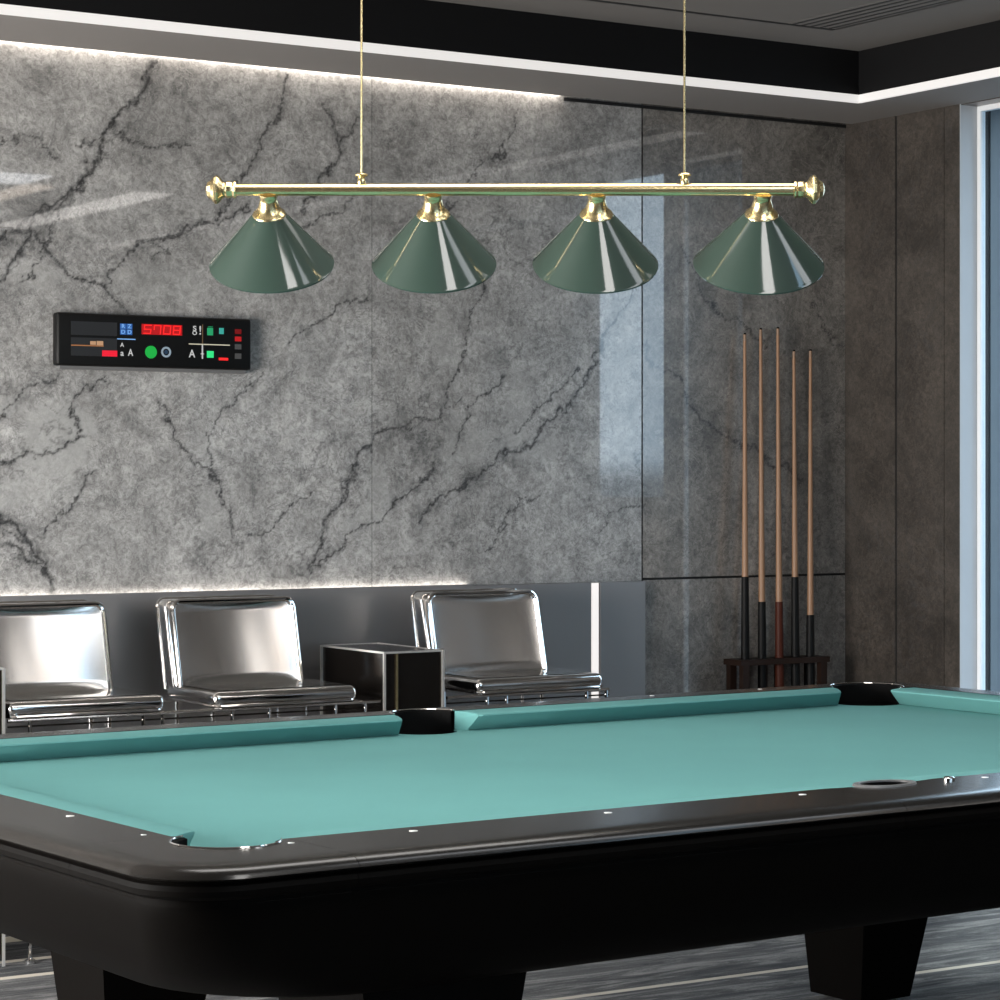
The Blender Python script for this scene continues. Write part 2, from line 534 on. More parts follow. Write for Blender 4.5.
def marble_slab(x0, x1, z0, z1, step=0.0045, mat='marble'):
    nx, nz = int((x1 - x0) / step) + 1, int((z1 - z0) / step) + 1
    X, Z = np.meshgrid(np.linspace(x0, x1, nx), np.linspace(z0, z1, nz))
    wx = X + 0.11 * value_noise(X, Z, 7, 1) + 0.045 * value_noise(X, Z, 38, 3, 4, 0.7)
    wz = Z + 0.11 * value_noise(X, Z, 7, 2) + 0.045 * value_noise(X, Z, 38, 4, 4, 0.7)
    wx2 = X + 0.20 * value_noise(X, Z, 10, 11, 6, 0.65)
    wz2 = Z + 0.20 * value_noise(X, Z, 10, 12, 6, 0.65)
    corec = np.zeros_like(X); halo = np.zeros_like(X)
    wid = 0.75 + 0.9 * (value_noise(X, Z, 11, 8) + 0.5)
    for w, pts in VEINS:
        dmin = np.full_like(X, 9.0); d2 = np.full_like(X, 9.0)
        for (ax, az), (bx, bz) in zip(pts[:-1], pts[1:]):
            for (qx, qz, which) in ((wx, wz, 0), (wx2, wz2, 1)):
                L = (bx - ax) ** 2 + (bz - az) ** 2
                t = np.clip(((qx - ax) * (bx - ax) + (qz - az) * (bz - az)) / L, 0, 1)
                dd = np.hypot(qx - ax - t * (bx - ax), qz - az - t * (bz - az))
                if which == 0:
                    dmin = np.minimum(dmin, dd)
                else:
                    d2 = np.minimum(d2, dd)
        s = 0.0042 * w * wid
        corec = np.maximum(corec, min(1, 0.75 + 0.3 * w) * np.exp(-(dmin / s) ** 2))
        corec = np.maximum(corec, 0.6 * w / 1.5 * np.exp(-(d2 / (s * 0.6)) ** 2))
        halo = np.maximum(halo, min(1, 0.6 * w) * np.exp(-(dmin / (0.022 * w)) ** 2))
    bl = np.zeros_like(X)
    for cx, cz, rx, rz, s in BLOTCH:
        q = ((wx - cx) / rx) ** 2 + ((wz - cz) / rz) ** 2
        bl = np.maximum(bl, s * 0.75 / (1 + np.exp(6 * (q - 1 + 1.5 * value_noise(X, Z, 25, 21)))))
    # extra fine random cracks along the noise field's level sets
    n1 = value_noise(X + 0.05 * value_noise(X, Z, 20, 33), Z, 3.2, 31, 6, 0.6)
    gate = np.clip((value_noise(X, Z, 2.0, 32, 3) + 0.02) * 6, 0, 1)
    corec = np.maximum(corec, 0.55 * gate * np.exp(-(n1 / 0.006) ** 2))
    co = np.stack([X, np.full_like(X, YB), Z], -1).reshape(-1, 3)
    me = bpy.data.meshes.new('marble_slab')
    me.vertices.add(nx * nz)
    me.vertices.foreach_set('co', co.ravel())
    i = np.arange(nx * nz).reshape(nz, nx)
    q = np.stack([i[:-1, :-1], i[:-1, 1:], i[1:, 1:], i[1:, :-1]], -1).reshape(-1, 4)
    nf = len(q)
    me.loops.add(nf * 4)
    me.loops.foreach_set('vertex_index', q.ravel().astype(np.int32))
    me.polygons.add(nf)
    me.polygons.foreach_set('loop_start', (np.arange(nf) * 4).astype(np.int32))
    me.update()
    at = me.color_attributes.new('vein', 'FLOAT_COLOR', 'POINT')
    c4 = np.stack([corec, halo, bl, np.ones_like(X)], -1).reshape(-1)
    at.data.foreach_set('color', c4.astype(np.float32))
    me.materials.append(M[mat])
    # slab edges give it its thickness
    bm = bmesh.new(); bm.from_mesh(me)
    cl = [(x0, x1, z0, z1)]
    for (xa, xb, za, zb) in ((x0, x1, z0, z0), (x0, x1, z1, z1), (x0, x0, z0, z1), (x1, x1, z0, z1)):
        v = [bm.verts.new((xa, YB, za)), bm.verts.new((xb, YB, zb)), bm.verts.new((xb, YB + 0.019, zb)), bm.verts.new((xa, YB + 0.019, za))]
        bm.faces.new(v)
    bm.to_mesh(me); bm.free()
    o = bpy.data.objects.new('marble_slab', me)
    col.objects.link(o)
    o.parent = wb
    return o


G = 0.0025
marble_slab(2.2, 4.059 - 0.0008, 0.985, 2.66)
marble_slab(4.059 + 0.0008, 5.14 - G, 0.985, 2.66)
marble_slab(5.14 + G + 0.001, XR + 0.01, 0.995, 2.66, mat='marble_brown')
marble_slab(5.14 + G + 0.001, XR + 0.01, 0.02, 0.987, 0.009, 'marble_brown')
MB().box(XL, 2.199, YB, YB + 0.019, 0.985, 2.66).build('marble_slab', M['marble'], wb)

# lacquered lower cladding with its light slots
t1 = struct(MB().box(XL, 4.905, YB - 0.028, YB + 0.019, 0.0, 0.984).box(4.945, 5.134, YB - 0.028, YB + 0.019, 0.0, 0.984)
            .box(4.905, 4.945, YB - 0.018, YB + 0.019, 0, 0.984).build('trim_1', M['panel']))
MB().box(4.913, 4.938, YB - 0.0265, YB - 0.0185, 0.02, 0.983).build('led_strip', M['led_vert'], t1)
MB().box(4.81, XR, YB - 0.006, YB - 0.001, 2.634, 2.6445).build('shadow_gap', M['gap'], wb)
t2 = struct(MB().box(XL, 4.42, YB - 0.016, YB - 0.003, 0.9845, 0.9875).build('trim_2', M['led_low']))
MB().box(XL, 4.42, YB - 0.028, YB - 0.024, 0.984, 0.9895).build('lip', M['panel'], t2)

# right wall: piers between tall windows
WINS = [(6.08, 6.584, 0.0), (5.40, 6.06, 1.25)]
mb = MB()
TH = 0.14
mb.box(XR, XR + 0.082, 6.60, YB + 0.02, 0, 3.0)
mb.build('wall_right', M['gap'])['kind'] = 'structure'
wr = bpy.data.objects['wall_right']
for (a, b) in ((6.924, YB), (6.667, 6.913)):
    MB().box(XR - 0.004, XR + 0.02, a, b, 0, 2.66).build('stone_panel', M['marble_side'], wr)
MB().box(XR - 0.004, XR + 0.02, 6.586, 6.664, 0, 2.66).build('stone_panel', M['marble_side'], wr)
MB().box(XR - 0.004, XR + 0.074, 6.583, 6.5855, 0, 2.66).build('pale_stone_panel', M['marble_jamb'], wr)
MB().box(XR + 0.112, XR + 0.14, 6.590, 6.80, 0, 3.0).build('gasket', M['gap'], wr)
MB().box(XR + 0.14, XR + 0.24, 6.585, 7.2, -0.1, 3.0).box(7.0, 7.2, 4.78, 5.34, -0.1, 3.2).build('outer_column_and_blocker', M['outer'], wr)  # second box: unseen fin added to block sky reflection in the marble
low = MB()
low.box(XR, XR + TH, 6.06, 6.08, 0, 3.0)
low.box(XR, XR + TH, 5.40, 6.06, 0, 1.25)
low.box(XR, XR + TH, YF, 5.40, 0, 3.0)
for (a, b, z) in WINS:
    low.box(XR, XR + TH, a, b, 2.642, 3.0)
    if z in (0.9,):
        low.box(XR, XR + TH, a, b, 0, z)
low.build('pier', M['marble_side'], wr)
MB().box(XL - 0.15, XL, YF, 3.3, 0, 3.0).box(XL - 0.15, XL, 6.1, YB, 0, 3.0).box(XL - 0.15, XL, 3.3, 6.1, 0, 0.3).box(XL - 0.15, XL, 3.3, 6.1, 2.45, 3.0).build('wall_left', M['wallpaint'])['kind'] = 'structure'
wo = MB().box(XL - 0.1, XL - 0.05, 3.3, 3.34, 0.3, 2.45).box(XL - 0.1, XL - 0.05, 6.06, 6.1, 0.3, 2.45).box(XL - 0.1, XL - 0.05, 3.34, 6.06, 0.3, 0.34).box(XL - 0.1, XL - 0.05, 3.34, 6.06, 2.41, 2.45).build('window_5', M['frame_dark'])  # added window, made up to house the left fill light
struct(wo)
MB().box(XL - 0.08, XL - 0.074, 3.34, 6.06, 0.34, 2.41).build('pane', M['glass'], wo)
MB().box(XL, 0.6, YF - 0.15, YF, 0, 3.0).box(0.6, 2.2, YF - 0.15, YF, 2.5, 3.0).box(2.2, 3.0, YF - 0.15, YF, 0, 3.0) \
    .box(3.0, 4.6, YF - 0.15, YF, 2.5, 3.0).box(4.6, XR + TH, YF - 0.15, YF, 0, 3.0).build('wall_front', M['wallpaint'])['kind'] = 'structure'

# windows
for k, (a, b, z) in enumerate(WINS):
    w = MB()
    fw = 0.018
    x0, x1 = XR + 0.075, XR + 0.097
    w.box(x0, x1, a, a + fw, z, 2.642).box(x0, x1, b - fw, b, z, 2.642).box(x0, x1, a + fw, b - fw, z, z + fw).box(x0, x1, a + fw, b - fw, 2.642 - fw, 2.642)
    o = struct(w.build('window_%d' % (k + 1), M['alu'] if k == 0 else M['frame_dark']))
    MB().box(XR + 0.083, XR + 0.088, a + fw, b - fw, z + fw, 2.642 - fw).build('pane', M['glass'], o)
for k, (a, b) in enumerate(((0.6, 2.2), (3.0, 4.6))):
    w = MB().box(a, a + 0.04, YF - 0.1, YF - 0.05, 0, 2.5).box(b - 0.04, b, YF - 0.1, YF - 0.05, 0, 2.5).box(a, b, YF - 0.1, YF - 0.05, 2.46, 2.5) \
        .box(a, b, YF - 0.1, YF - 0.05, 0, 0.04).box((a + b) / 2 - 0.02, (a + b) / 2 + 0.02, YF - 0.1, YF - 0.05, 0, 2.5)
    o = struct(w.build('window_%d' % (k + 3), M['frame_dark']))
    MB().box(a, b, YF - 0.08, YF - 0.074, 0, 2.5).build('pane', M['glass'], o)

# ceiling: soffit ring, light strip, black fascia, raised centre
ZS, ZU, YS, XS = 2.645, 2.825, 6.752, 5.742
s = MB()
s.box(XL, XR + 0.3, YS + 0.012, 7.165, ZS, 3.0).box(XS + 0.012, XR + 0.3, YF, YS + 0.012, ZS, 3.0).box(XL, XL + 0.4, YF, YS, ZS, 3.0).box(XL + 0.4, XS, YF, YF + 0.4, ZS, 3.0)
sof = struct(s.build('ceiling', M['soffit']))
MB().box(XL, XR + 0.2, 7.165, 7.22, ZS + 0.016, 3.0).build('cove_back', M['gap'], sof)
MB().box(XL, 4.80, 7.168, 7.198, ZS + 0.006, ZS + 0.0155).build('cove_led', M['led_cove'], sof)
MB().box(XL + 0.4, XS + 0.006, YS, YS + 0.012, ZS, ZS + 0.028).box(XS, XS + 0.012, YF + 0.4, YS, ZS, ZS + 0.028).build('led_strip', M['led'], sof)
MB().box(XL + 0.4, XS + 0.006, YS + 0.002, YS + 0.012, ZS + 0.028, ZU).box(XS + 0.002, XS + 0.012, YF + 0.4, YS + 0.002, ZS + 0.028, ZU).build('fascia', M['fascia'], sof)
# raised ceiling with a recessed joint and a linear air slot
up = MB()
up.box(XL, XS + 0.02, 6.492, YS + 0.02, ZU, ZU + 0.1)
up.box(5.395, XS + 0.02, YF, 6.492, ZU, ZU + 0.1)
up.box(XL, 5.41, YF, 6.495, ZU, ZU + 0.1)
up.build('raised_ceiling', M['ceiling'], sof)
for (xx, ww, mm) in ((4.25, 0.24, emit('added_strip_cool', (0.50, 0.76, 1.0), 5.0)), (4.85, 0.16, emit('added_strip_warm', (1.0, 0.84, 0.70), 4.0)), (5.48, 0.20, emit('added_strip_neutral', (1.0, 0.95, 0.90), 4.5))):
    MB().box(xx - ww / 2, xx + ww / 2, 0.3, 2.4, ZU - 0.006, ZU - 0.0005).build('linear_light', mm, sof)  # added strips, placed for coloured streaks in the chair backs
MB().box(3.05, 4.75, 2.42, 2.80, ZU - 0.006, ZU - 0.0005).build('linear_light', emit('linear_light_white', (0.93, 0.96, 1.0), 5.5), sof)
dif = empty('air_diffuser', (5.30, 5.2, ZU), 'linear slot air diffuser with dark gaps in the raised ceiling', 'air diffuser')
MB().box(-0.10, 0.095, -1.6, 1.266, -0.0012, -0.0004).build('slot_plate', M['ceiling'], dif)
for k in range(5):
    xx = 5.215 + 0.038 * k - 5.30
    MB().box(xx, xx + 0.011, -1.6, 1.262, -0.0022, -0.0010).build('slot', M['gap'], dif)
MB().box(XL, 5.40, 6.470, 6.488, ZU - 0.0012, ZU + 0.002).build('recess_line', M['gap'], sof)

# ------------------------------------------------------------------ pool table
IX0, IX1, IY0, IY1 = 1.575, 4.43, 3.405, 5.015       # inner edge of the wooden rails
OW = 0.17
OX0, OX1, OY0, OY1 = IX0 - OW, IX1 + 0.12, IY0 - 0.205, IY1 + 0.125
T = empty('pool_table', (3.01, 4.2, 0), 'black pool table with teal cloth on four tapered pedestal legs', 'pool table')
T.rotation_euler = (0, 0, math.radians(2.5))
OFF = Vector((-3.01, -4.2, 0))


def tmap(mb):
    return mb.map(lambda p: p + OFF)


PR = 0.076
ZT, ZB, ZC = 0.80, 0.756, 0.66
corners = {'nl': (1.622, 3.437), 'nr': (4.375, 3.46), 'fl': (1.64, 4.975), 'fr': (4.356, 4.990)}
CR = {'nl': 0.082, 'nr': 0.09, 'fl': 0.09, 'fr': 0.094}
sides = {'near': (2.905, 3.392), 'far': (3.0, 5.015)}
SR = {'near': 0.064, 'far': 0.082}
SE = {'near': 0.62, 'far': 0.85}


def arc(cx, cy, r, a0, a1, n):
    return [(cx + r * math.cos(math.radians(a0 + (a1 - a0) * k / n)), cy + r * math.sin(math.radians(a0 + (a1 - a0) * k / n))) for k in range(n + 1)]


PROFILE = [(0.060, 0.0), (0.040, -0.0005), (0.022, -0.002), (0.010, -0.006), (0.003, -0.012), (0.0, -0.017), (0.003, -0.0195), (0.010, -0.0205),
           (0.012, -0.024), (0.006, -0.027), (0.003, -0.034), (0.005, -0.042), (0.012, -0.047), (0.022, -0.049), (0.024, -0.060)]


def rail_piece(inner, outer, name='rail', mat=None, closed_ends=True):
    """inner and outer: plan paths running side by side; the outside gets the moulded profile."""
    no = len(outer)
    ctr = Vector((sum(p[0] for p in inner) / len(inner), sum(p[1] for p in inner) / len(inner)))
    O = [Vector(p) for p in outer]
    nrm = []
    for i in range(no):
        t = O[min(i + 1, no - 1)] - O[max(i - 1, 0)]
        q = Vector((-t.y, t.x)).normalized()
        if q.dot(ctr - O[i]) < 0:
            q = -q
        nrm.append(q)
    vs_, fs_ = [], []
    K = len(PROFILE)
    for o_, q in zip(O, nrm):
        for d, z in PROFILE:
            vs_.append((o_.x + q.x * d, o_.y + q.y * d, ZT + z))
    for i in range(no - 1):
        for k in range(K - 1):
            fs_.append((i * K + k, i * K + k + 1, (i + 1) * K + k + 1, (i + 1) * K + k))
    b0 = len(vs_)
    ni = len(inner)
    for x, y in inner:
        vs_.append((x, y, ZT))
        vs_.append((x, y, ZT - 0.060))
    for i in range(ni - 1):
        fs_.append((b0 + 2 * i, b0 + 2 * i + 1, b0 + 2 * i + 3, b0 + 2 * i + 2))
    fs_.append(tuple(i * K for i in range(no)) + tuple(b0 + 2 * i for i in range(ni - 1, -1, -1)))
    fs_.append(tuple(i * K + K - 1 for i in range(no)) + tuple(b0 + 2 * i + 1 for i in range(ni - 1, -1, -1)))
    fs_.append(tuple(range(K)) + (b0 + 1, b0))
    fs_.append(tuple((no - 1) * K + k for k in range(K)) + (b0 + 2 * ni - 1, b0 + 2 * ni - 2))
    ob = tmap(MB().add(vs_, fs_)).build(name, mat or M['wood'], T, smooth=True, angle=28)
    ob.data.materials.append(M['wood_body'])
    for pl in ob.data.polygons:
        if pl.center.z < ZT - 0.019:
            pl.material_index = 1
    return ob


def corner_piece(c, sx, sy, xo, yo, ix, iy, PR):
    """corner casting: sx, sy = -1/+1 towards the outside; (ix,iy) inner wood edges; (xo,yo) outer edges."""
    cx, cy = c
    R = 0.13
    xe = cx - sx * (PR + 0.004)           # seam on the long rail
    ye = cy - sy * (PR + 0.004)
    n = 28
    inner, outer = [], []
    # start: seam on the short rail (x = side), run round the corner to the long rail
    oc = (xo - sx * R, yo - sy * R)
    a0 = 180 if sx < 0 else 0
    a1 = (270 if sy < 0 else 90)
    if sx > 0 and sy < 0: a1 = -90
    o_arc = arc(oc[0], oc[1], R, a0, a1, n)
    i_arc = []
    p0 = math.degrees(math.atan2(ye - cy, (ix - cx)))
    ang0 = math.degrees(math.atan2((ye - cy), (ix - cx)))
    # pocket arc from the short rail side to the long rail side through the corner direction
    mid = math.degrees(math.atan2(sy, sx))
    for k in range(n + 1):
        a = mid + (k / n - 0.5) * 2 * 112 * (1 if (a1 > a0) else -1)
        i_arc.append((cx + PR * math.cos(math.radians(a)), cy + PR * math.sin(math.radians(a))))
    inner = [(ix, ye)] + i_arc + [(xe, iy)]
    outer = [(xo, ye)] + o_arc + [(xe, yo)]
    rail_piece(inner, outer, 'corner_casting')
    # silver edge of the pocket and its black liner
    tmap(MB().tube([(x, y, ZT + 0.0004) for x, y in i_arc], 0.0016, 6)).build('pocket_rim', M['chrome'], T, smooth=True)
    full = arc(cx, cy, PR - 0.003, 0, 360, 32)[:-1]
    liner(cx, cy, [math.degrees(math.atan2(y - cy, x - cx)) for x, y in i_arc], PR)


def liner(cx, cy, angs, PR):
    lin = MB()
    r0, r1 = PR - 0.002, PR - 0.009
    vs_, fs_ = [], []
    for a in angs:
        c, s_ = math.cos(math.radians(a)), math.sin(math.radians(a))
        for r, z in ((r0, ZT - 0.001), (r1, ZT - 0.003), (r1, ZB - 0.004), (r0, ZB - 0.004)):
            vs_.append((cx + r * c, cy + r * s_, z))
    for i in range(len(angs) - 1):
        for k in range(4):
            fs_.append((i * 4 + k, i * 4 + (k + 1) % 4, (i + 1) * 4 + (k + 1) % 4, (i + 1) * 4 + k))
    lin.add(vs_, fs_)
    prof = [(r0, ZB - 0.006), (r0 + 0.002, 0.62), (0.03, 0.585), (0.028, 0.59), (r0 - 0.006, 0.625), (r1, ZB - 0.006)]
    lin.lathe(prof, 32, Matrix.Translation((cx, cy, 0)), close=False)
    lin.lathe([(0.032, 0.586), (0.0005, 0.583)], 32, Matrix.Translation((cx, cy, 0)), close=False)
    tmap(lin).build('pocket_liner', M['leather'], T, smooth=True)


corner_piece(corners['nl'], -1, -1, OX0, OY0, IX0, IY0, CR['nl'])
corner_piece(corners['fr'], 1, 1, OX1, OY1, IX1, IY1, CR['fr'])
corner_piece(corners['nr'], 1, -1, OX1, OY0, IX1, IY0, CR['nr'])
corner_piece(corners['fl'], -1, 1, OX0, OY1, IX0, IY1, CR['fl'])

SM = 0.13
e = 0.0008
nlx, nrx = corners['nl'][0] + CR['nl'] + 0.004 + e, corners['nr'][0] - CR['nr'] - 0.004 - e
flx, frx = corners['fl'][0] + CR['fl'] + 0.004 + e, corners['fr'][0] - CR['fr'] - 0.004 - e
sn, sf = sides['near'][0], sides['far'][0]


def straight(x0, x1, yi, yo, name='rail'):
    rail_piece([(x0, yi), (x1, yi)], [(x0, yo), (x1, yo)], name)


for (xa, xb, yi, yo, sx_, cy_) in ((nlx, nrx, IY0, OY0, sn, sides['near'][1]), (flx, frx, IY1, OY1, sf, sides['far'][1])):
    straight(xa, sx_ - SM, yi, yo)
    straight(sx_ + SM, xb, yi, yo)
    sgn = -1 if yo < yi else 1
    PR = SR['near' if sgn < 0 else 'far']; EL = SE['near' if sgn < 0 else 'far']
    inner, outer = [(sx_ - SM + e, yi)], [(sx_ - SM + e, yo)]
    a_s = []
    for k in range(25):
        a = 180 + sgn * -1 * 180 * k / 24 if sgn > 0 else 180 + 180 * k / 24
        a_s.append(a)
        inner.append((sx_ + PR * math.cos(math.radians(a)), max(-9, cy_ + EL * PR * math.sin(math.radians(a)))))
    inner.append((sx_ + SM - e, yi)); outer.append((sx_ + SM - e, yo))
    rail_piece(inner, outer, 'side_rail_block')
    rim = [(sx_ + PR * math.cos(math.radians(a)), cy_ + EL * PR * math.sin(math.radians(a)), ZT + 0.0005) for a in a_s]
    if sgn > 0:
        tmap(MB().tube(rim, 0.0022, 6)).build('pocket_rim', M['chrome'], T, smooth=True)
    else:
        cm = MB()
        rp = [(1.0, 0.0), (1.0, 0.0025), (1.06, 0.0035), (1.26, 0.0030), (1.30, 0.0), (1.0, -0.006)]
        m0 = Matrix.Translation((sx_, cy_, ZT)) @ Matrix.Diagonal((1, EL * 1.02, 1, 1))
        cm.lathe([(PR * r_ * 0.80, z_) for r_, z_ in rp] + [(PR * 0.80, 0.0)], 48, m0, close=False)
        tmap(cm).build('pocket_rim', M['grey_rubber'], T, smooth=True)
        bk_ = MB().lathe([(PR * 0.80, 0.0), (PR * 0.80, -0.034), (PR * 0.78, -0.034), (PR * 0.78, 0.0)], 48, m0, close=False)
        tmap(bk_).build('pocket_collar', M['leather'], T, smooth=True)
    lin = MB()
    vs_, fs_ = [], []
    for a in a_s:
        c_, s_ = math.cos(math.radians(a)), EL * math.sin(math.radians(a))
        for r, z in ((PR - 0.001, ZT - 0.001), (PR - 0.008, ZT - 0.003), (PR - 0.008, 0.63), (PR - 0.001, 0.63)):
            vs_.append((sx_ + r * c_, cy_ + r * s_, z))
    for i in range(len(a_s) - 1):
        for k in range(4):
            fs_.append((i * 4 + k, i * 4 + (k + 1) % 4, (i + 1) * 4 + (k + 1) % 4, (i + 1) * 4 + k))
    lin.add(vs_, fs_)
    lin.lathe([(PR, 0.632), (0.03, 0.59), (0.001, 0.587)], 32, Matrix.Translation((sx_, cy_, 0)) @ Matrix.Diagonal((1, 0.9, 1, 1)), close=False)
    tmap(lin).build('pocket_liner', M['leather'], T, smooth=True)


# short rails
def straight_y(y0, y1, xi, xo):
    rail_piece([(xi, y0), (xi, y1)], [(xo, y0), (xo, y1)], 'rail')


straight_y(corners['nl'][1] + CR['nl'] + 0.004 + e, corners['fl'][1] - CR['fl'] - 0.004 - e, IX0, OX0)
straight_y(corners['nr'][1] + CR['nr'] + 0.004 + e, corners['fr'][1] - CR['fr'] - 0.004 - e, IX1, OX1)


# cushions: nose towards the cloth, ends cut at an angle
def cushion(p0, p1, nrm, cut0, cut1):
    """p0,p1 on the inner wood edge, nrm points to the cloth."""
    p0, p1, nrm = Vector(p0), Vector(p1), Vector(nrm)
    d = (p1 - p0).normalized()
    Wd = 0.075
    prof = [(0.0, 0.0, -0.001), (0.5, 0.0, -0.0016), (0.93, 0.0, -0.004), (0.985, 0.0, -0.0055), (1.0, 0.0, -0.0085), (0.97, 0.0, -0.0115), (0.50, 0.0, -0.0435), (0.0, 0.0, -0.0435)]
    stations = [(p0, cut0, 1.0, 0.0), (p0, cut0, 1.0, 0.008), (p1, -cut1, 1.0, -0.008), (p1, -cut1, 1.0, 0.0)]
    vs_, fs_ = [], []
    for si, (p, cut, s_, sh) in enumerate(stations):
        for (q, _, z) in prof:
            pull = 0.006 if si in (0, 3) else 0.0
            pos = p + nrm * (q * Wd - (pull if q > 0.8 else 0)) + d * (q * cut + sh)
            vs_.append((pos.x, pos.y, ZT + z))
    K = len(prof)
    for i in range(3):
        for k in range(K):
            fs_.append((i * K + k, i * K + (k + 1) % K, (i + 1) * K + (k + 1) % K, (i + 1) * K + k))
    fs_.append(tuple(range(K)))
    fs_.append(tuple(3 * K + k for k in range(K - 1, -1, -1)))
    return tmap(MB().add(vs_, fs_)).build('cushion', M['cloth'], T, smooth=True, angle=32)


c = corners
q = 0.001
cushion((c['nl'][0] + CR['nl'] + q, IY0), (sn - SR['near'] - 0.006, IY0), (0, 1), 0.07, 0.02)
cushion((sn + SR['near'] + 0.006, IY0), (c['nr'][0] - CR['nr'] - q, IY0), (0, 1), 0.02, 0.07)
cushion((c['fl'][0] + CR['fl'] + q, IY1), (sf - SR['far'] - 0.002, IY1), (0, -1), 0.06, 0.02)
cushion((sf + SR['far'] + 0.002, IY1), (c['fr'][0] - CR['fr'] - q, IY1), (0, -1), 0.02, 0.035)
cushion((IX0, c['nl'][1] + CR['nl'] + q), (IX0, c['fl'][1] - CR['fl'] - q), (1, 0), 0.06, 0.06)
cushion((IX1, c['nr'][1] + CR['nr'] + q), (IX1, c['fr'][1] - CR['fr'] + 0.010), (-1, 0), 0.06, 0.0)


# bed cloth with the pocket cut-outs
def bed():
    bm = bmesh.new()
    pts = []

    def cut(cx, cy, a0, a1, n=14, sy_=1.0, PR=0.08):
        for k in range(n + 1):
            a = math.radians(a0 + (a1 - a0) * k / n)
            pts.append((cx + (PR - 0.004) * math.cos(a), cy + (PR - 0.004) * sy_ * math.sin(a)))
    g = 0.004
    x0, x1, y0, y1 = IX0 + g, IX1 - g, IY0 + g, IY1 - g
    cut(*c['nl'], 128, -38, PR=CR['nl'])
    cut(sn, sides['near'][1] + 0.012, 178, 2, 14, SE['near'], SR['near'])
    cut(*c['nr'], 218, 52, PR=CR['nr'])
    cut(*c['fr'], 308, 142, PR=CR['fr'])
    cut(sf, sides['far'][1], 355, 185, 14, SE['far'] * 1.1, SR['far'])
    cut(*c['fl'], 38, -128, PR=CR['fl'])
    vt = [bm.verts.new((x, y, ZB)) for x, y in pts]
    vb = [bm.verts.new((x, y, ZB - 0.003)) for x, y in pts]
    n = len(pts)
    ed = []
    f = bm.faces.new(vt)
    f2 = bm.faces.new(vb[::-1])
    for i in range(n):
        bm.faces.new((vt[i], vb[i], vb[(i + 1) % n], vt[(i + 1) % n]))
    bmesh.ops.triangulate(bm, faces=[f, f2])
    bm.verts.index_update()
    mb_ = MB().add([v.co.copy() for v in bm.verts], [[v.index for v in q.verts] for q in bm.faces])
    bm.free()
    return tmap(mb_).build('bed_cloth', M['cloth'], T)


bed()


# apron body, tapering inwards towards the floor, with rounded corners
def ring(inset, R, z, n=10):
    x0, x1, y0, y1 = OX0 + inset, OX1 - inset, OY0 + inset, OY1 - inset * 0.55
    R = max(0.02, R)
    out = []
    for (cx, cy, a0) in ((x0 + R, y0 + R, 180), (x1 - R, y0 + R, 270), (x1 - R, y1 - R, 0), (x0 + R, y1 - R, 90)):
        out += [(x, y, z) for x, y in arc(cx, cy, R, a0, a0 + 90, n)]
    return out


rings = [ring(0.030, 0.13, 0.755), ring(0.030, 0.13, 0.740), ring(0.036, 0.13, 0.72), ring(0.055, 0.14, 0.68), ring(0.10, 0.17, 0.62), ring(0.15, 0.22, 0.575), ring(0.185, 0.28, 0.558), ring(0.205, 0.30, 0.554),
         ring(0.215, 0.16, 0.56), ring(0.16, 0.15, 0.62), ring(0.11, 0.13, 0.70), ring(0.10, 0.13, 0.742)]
nr_ = len(rings[0])
vs_ = [p for r in rings for p in r]
fs_ = []
for i in range(len(rings)):
    j = (i + 1) % len(rings)
    for k in range(nr_):
        fs_.append((i * nr_ + k, i * nr_ + (k + 1) % nr_, j * nr_ + (k + 1) % nr_, j * nr_ + k))
tmap(MB().add(vs_, fs_)).build('apron', M['wood_body'], T, smooth=True)
gr = [ring(0.026, 0.13, 0.748), ring(0.022, 0.13, 0.745), ring(0.026, 0.13, 0.742), ring(0.032, 0.13, 0.745)]
vs_ = [p for r in gr for p in r]
fs_ = [(i * nr_ + k, i * nr_ + (k + 1) % nr_, ((i + 1) % 4) * nr_ + (k + 1) % nr_, ((i + 1) % 4) * nr_ + k) for i in range(4) for k in range(nr_)]
tmap(MB().add(vs_, fs_)).build('moulding', M['wood'], T, smooth=True)
tmap(MB().box(OX0 + 0.22, OX1 - 0.22, OY0 + 0.22, OY1 - 0.22, 0.60, 0.66)).build('bed_frame', M['wood_body'], T)


def leg(xt0, xt1, yt0, yt1, xb0, xb1, yb0, yb1):
    b = MB().add([(xb0, yb0, 0.012), (xb1, yb0, 0.012), (xb1, yb1, 0.012), (xb0, yb1, 0.012), (xt0, yt0, 0.64), (xt1, yt0, 0.64), (xt1, yt1, 0.64), (xt0, yt1, 0.64)],
                 [(0, 3, 2, 1), (4, 5, 6, 7), (0, 1, 5, 4), (1, 2, 6, 5), (2, 3, 7, 6), (3, 0, 4, 7)])
    o = tmap(b).build('leg', M['wood_body'], T)
    ft = MB().lathe([(0.03, 0.0), (0.03, 0.014)], 20, Matrix.Translation(((xb0 + xb1) / 2, (yb0 + yb1) / 2, 0)))
    tmap(ft).build('foot', M['brass'], o, smooth=True)


leg(4.11, 4.44, 4.72, 5.03, 4.215, 4.385, 4.86, 5.05)
leg(2.03, 2.37, 4.72, 5.03, 2.13, 2.29, 4.86, 5.04)
leg(1.88, 2.22, 3.48, 3.78, 1.96, 2.14, 3.55, 3.73)
leg(4.11, 4.44, 3.48, 3.78, 4.2, 4.37, 3.55, 3.73)

# sights


def sight(x, y, r=0.0068):
    tmap(MB().lathe([(r, ZT - 0.002), (r, ZT + 0.0006), (0.0005, ZT + 0.0008)], 12, Matrix.Translation((x, y, 0)))).build('sight', M['sight'], T)


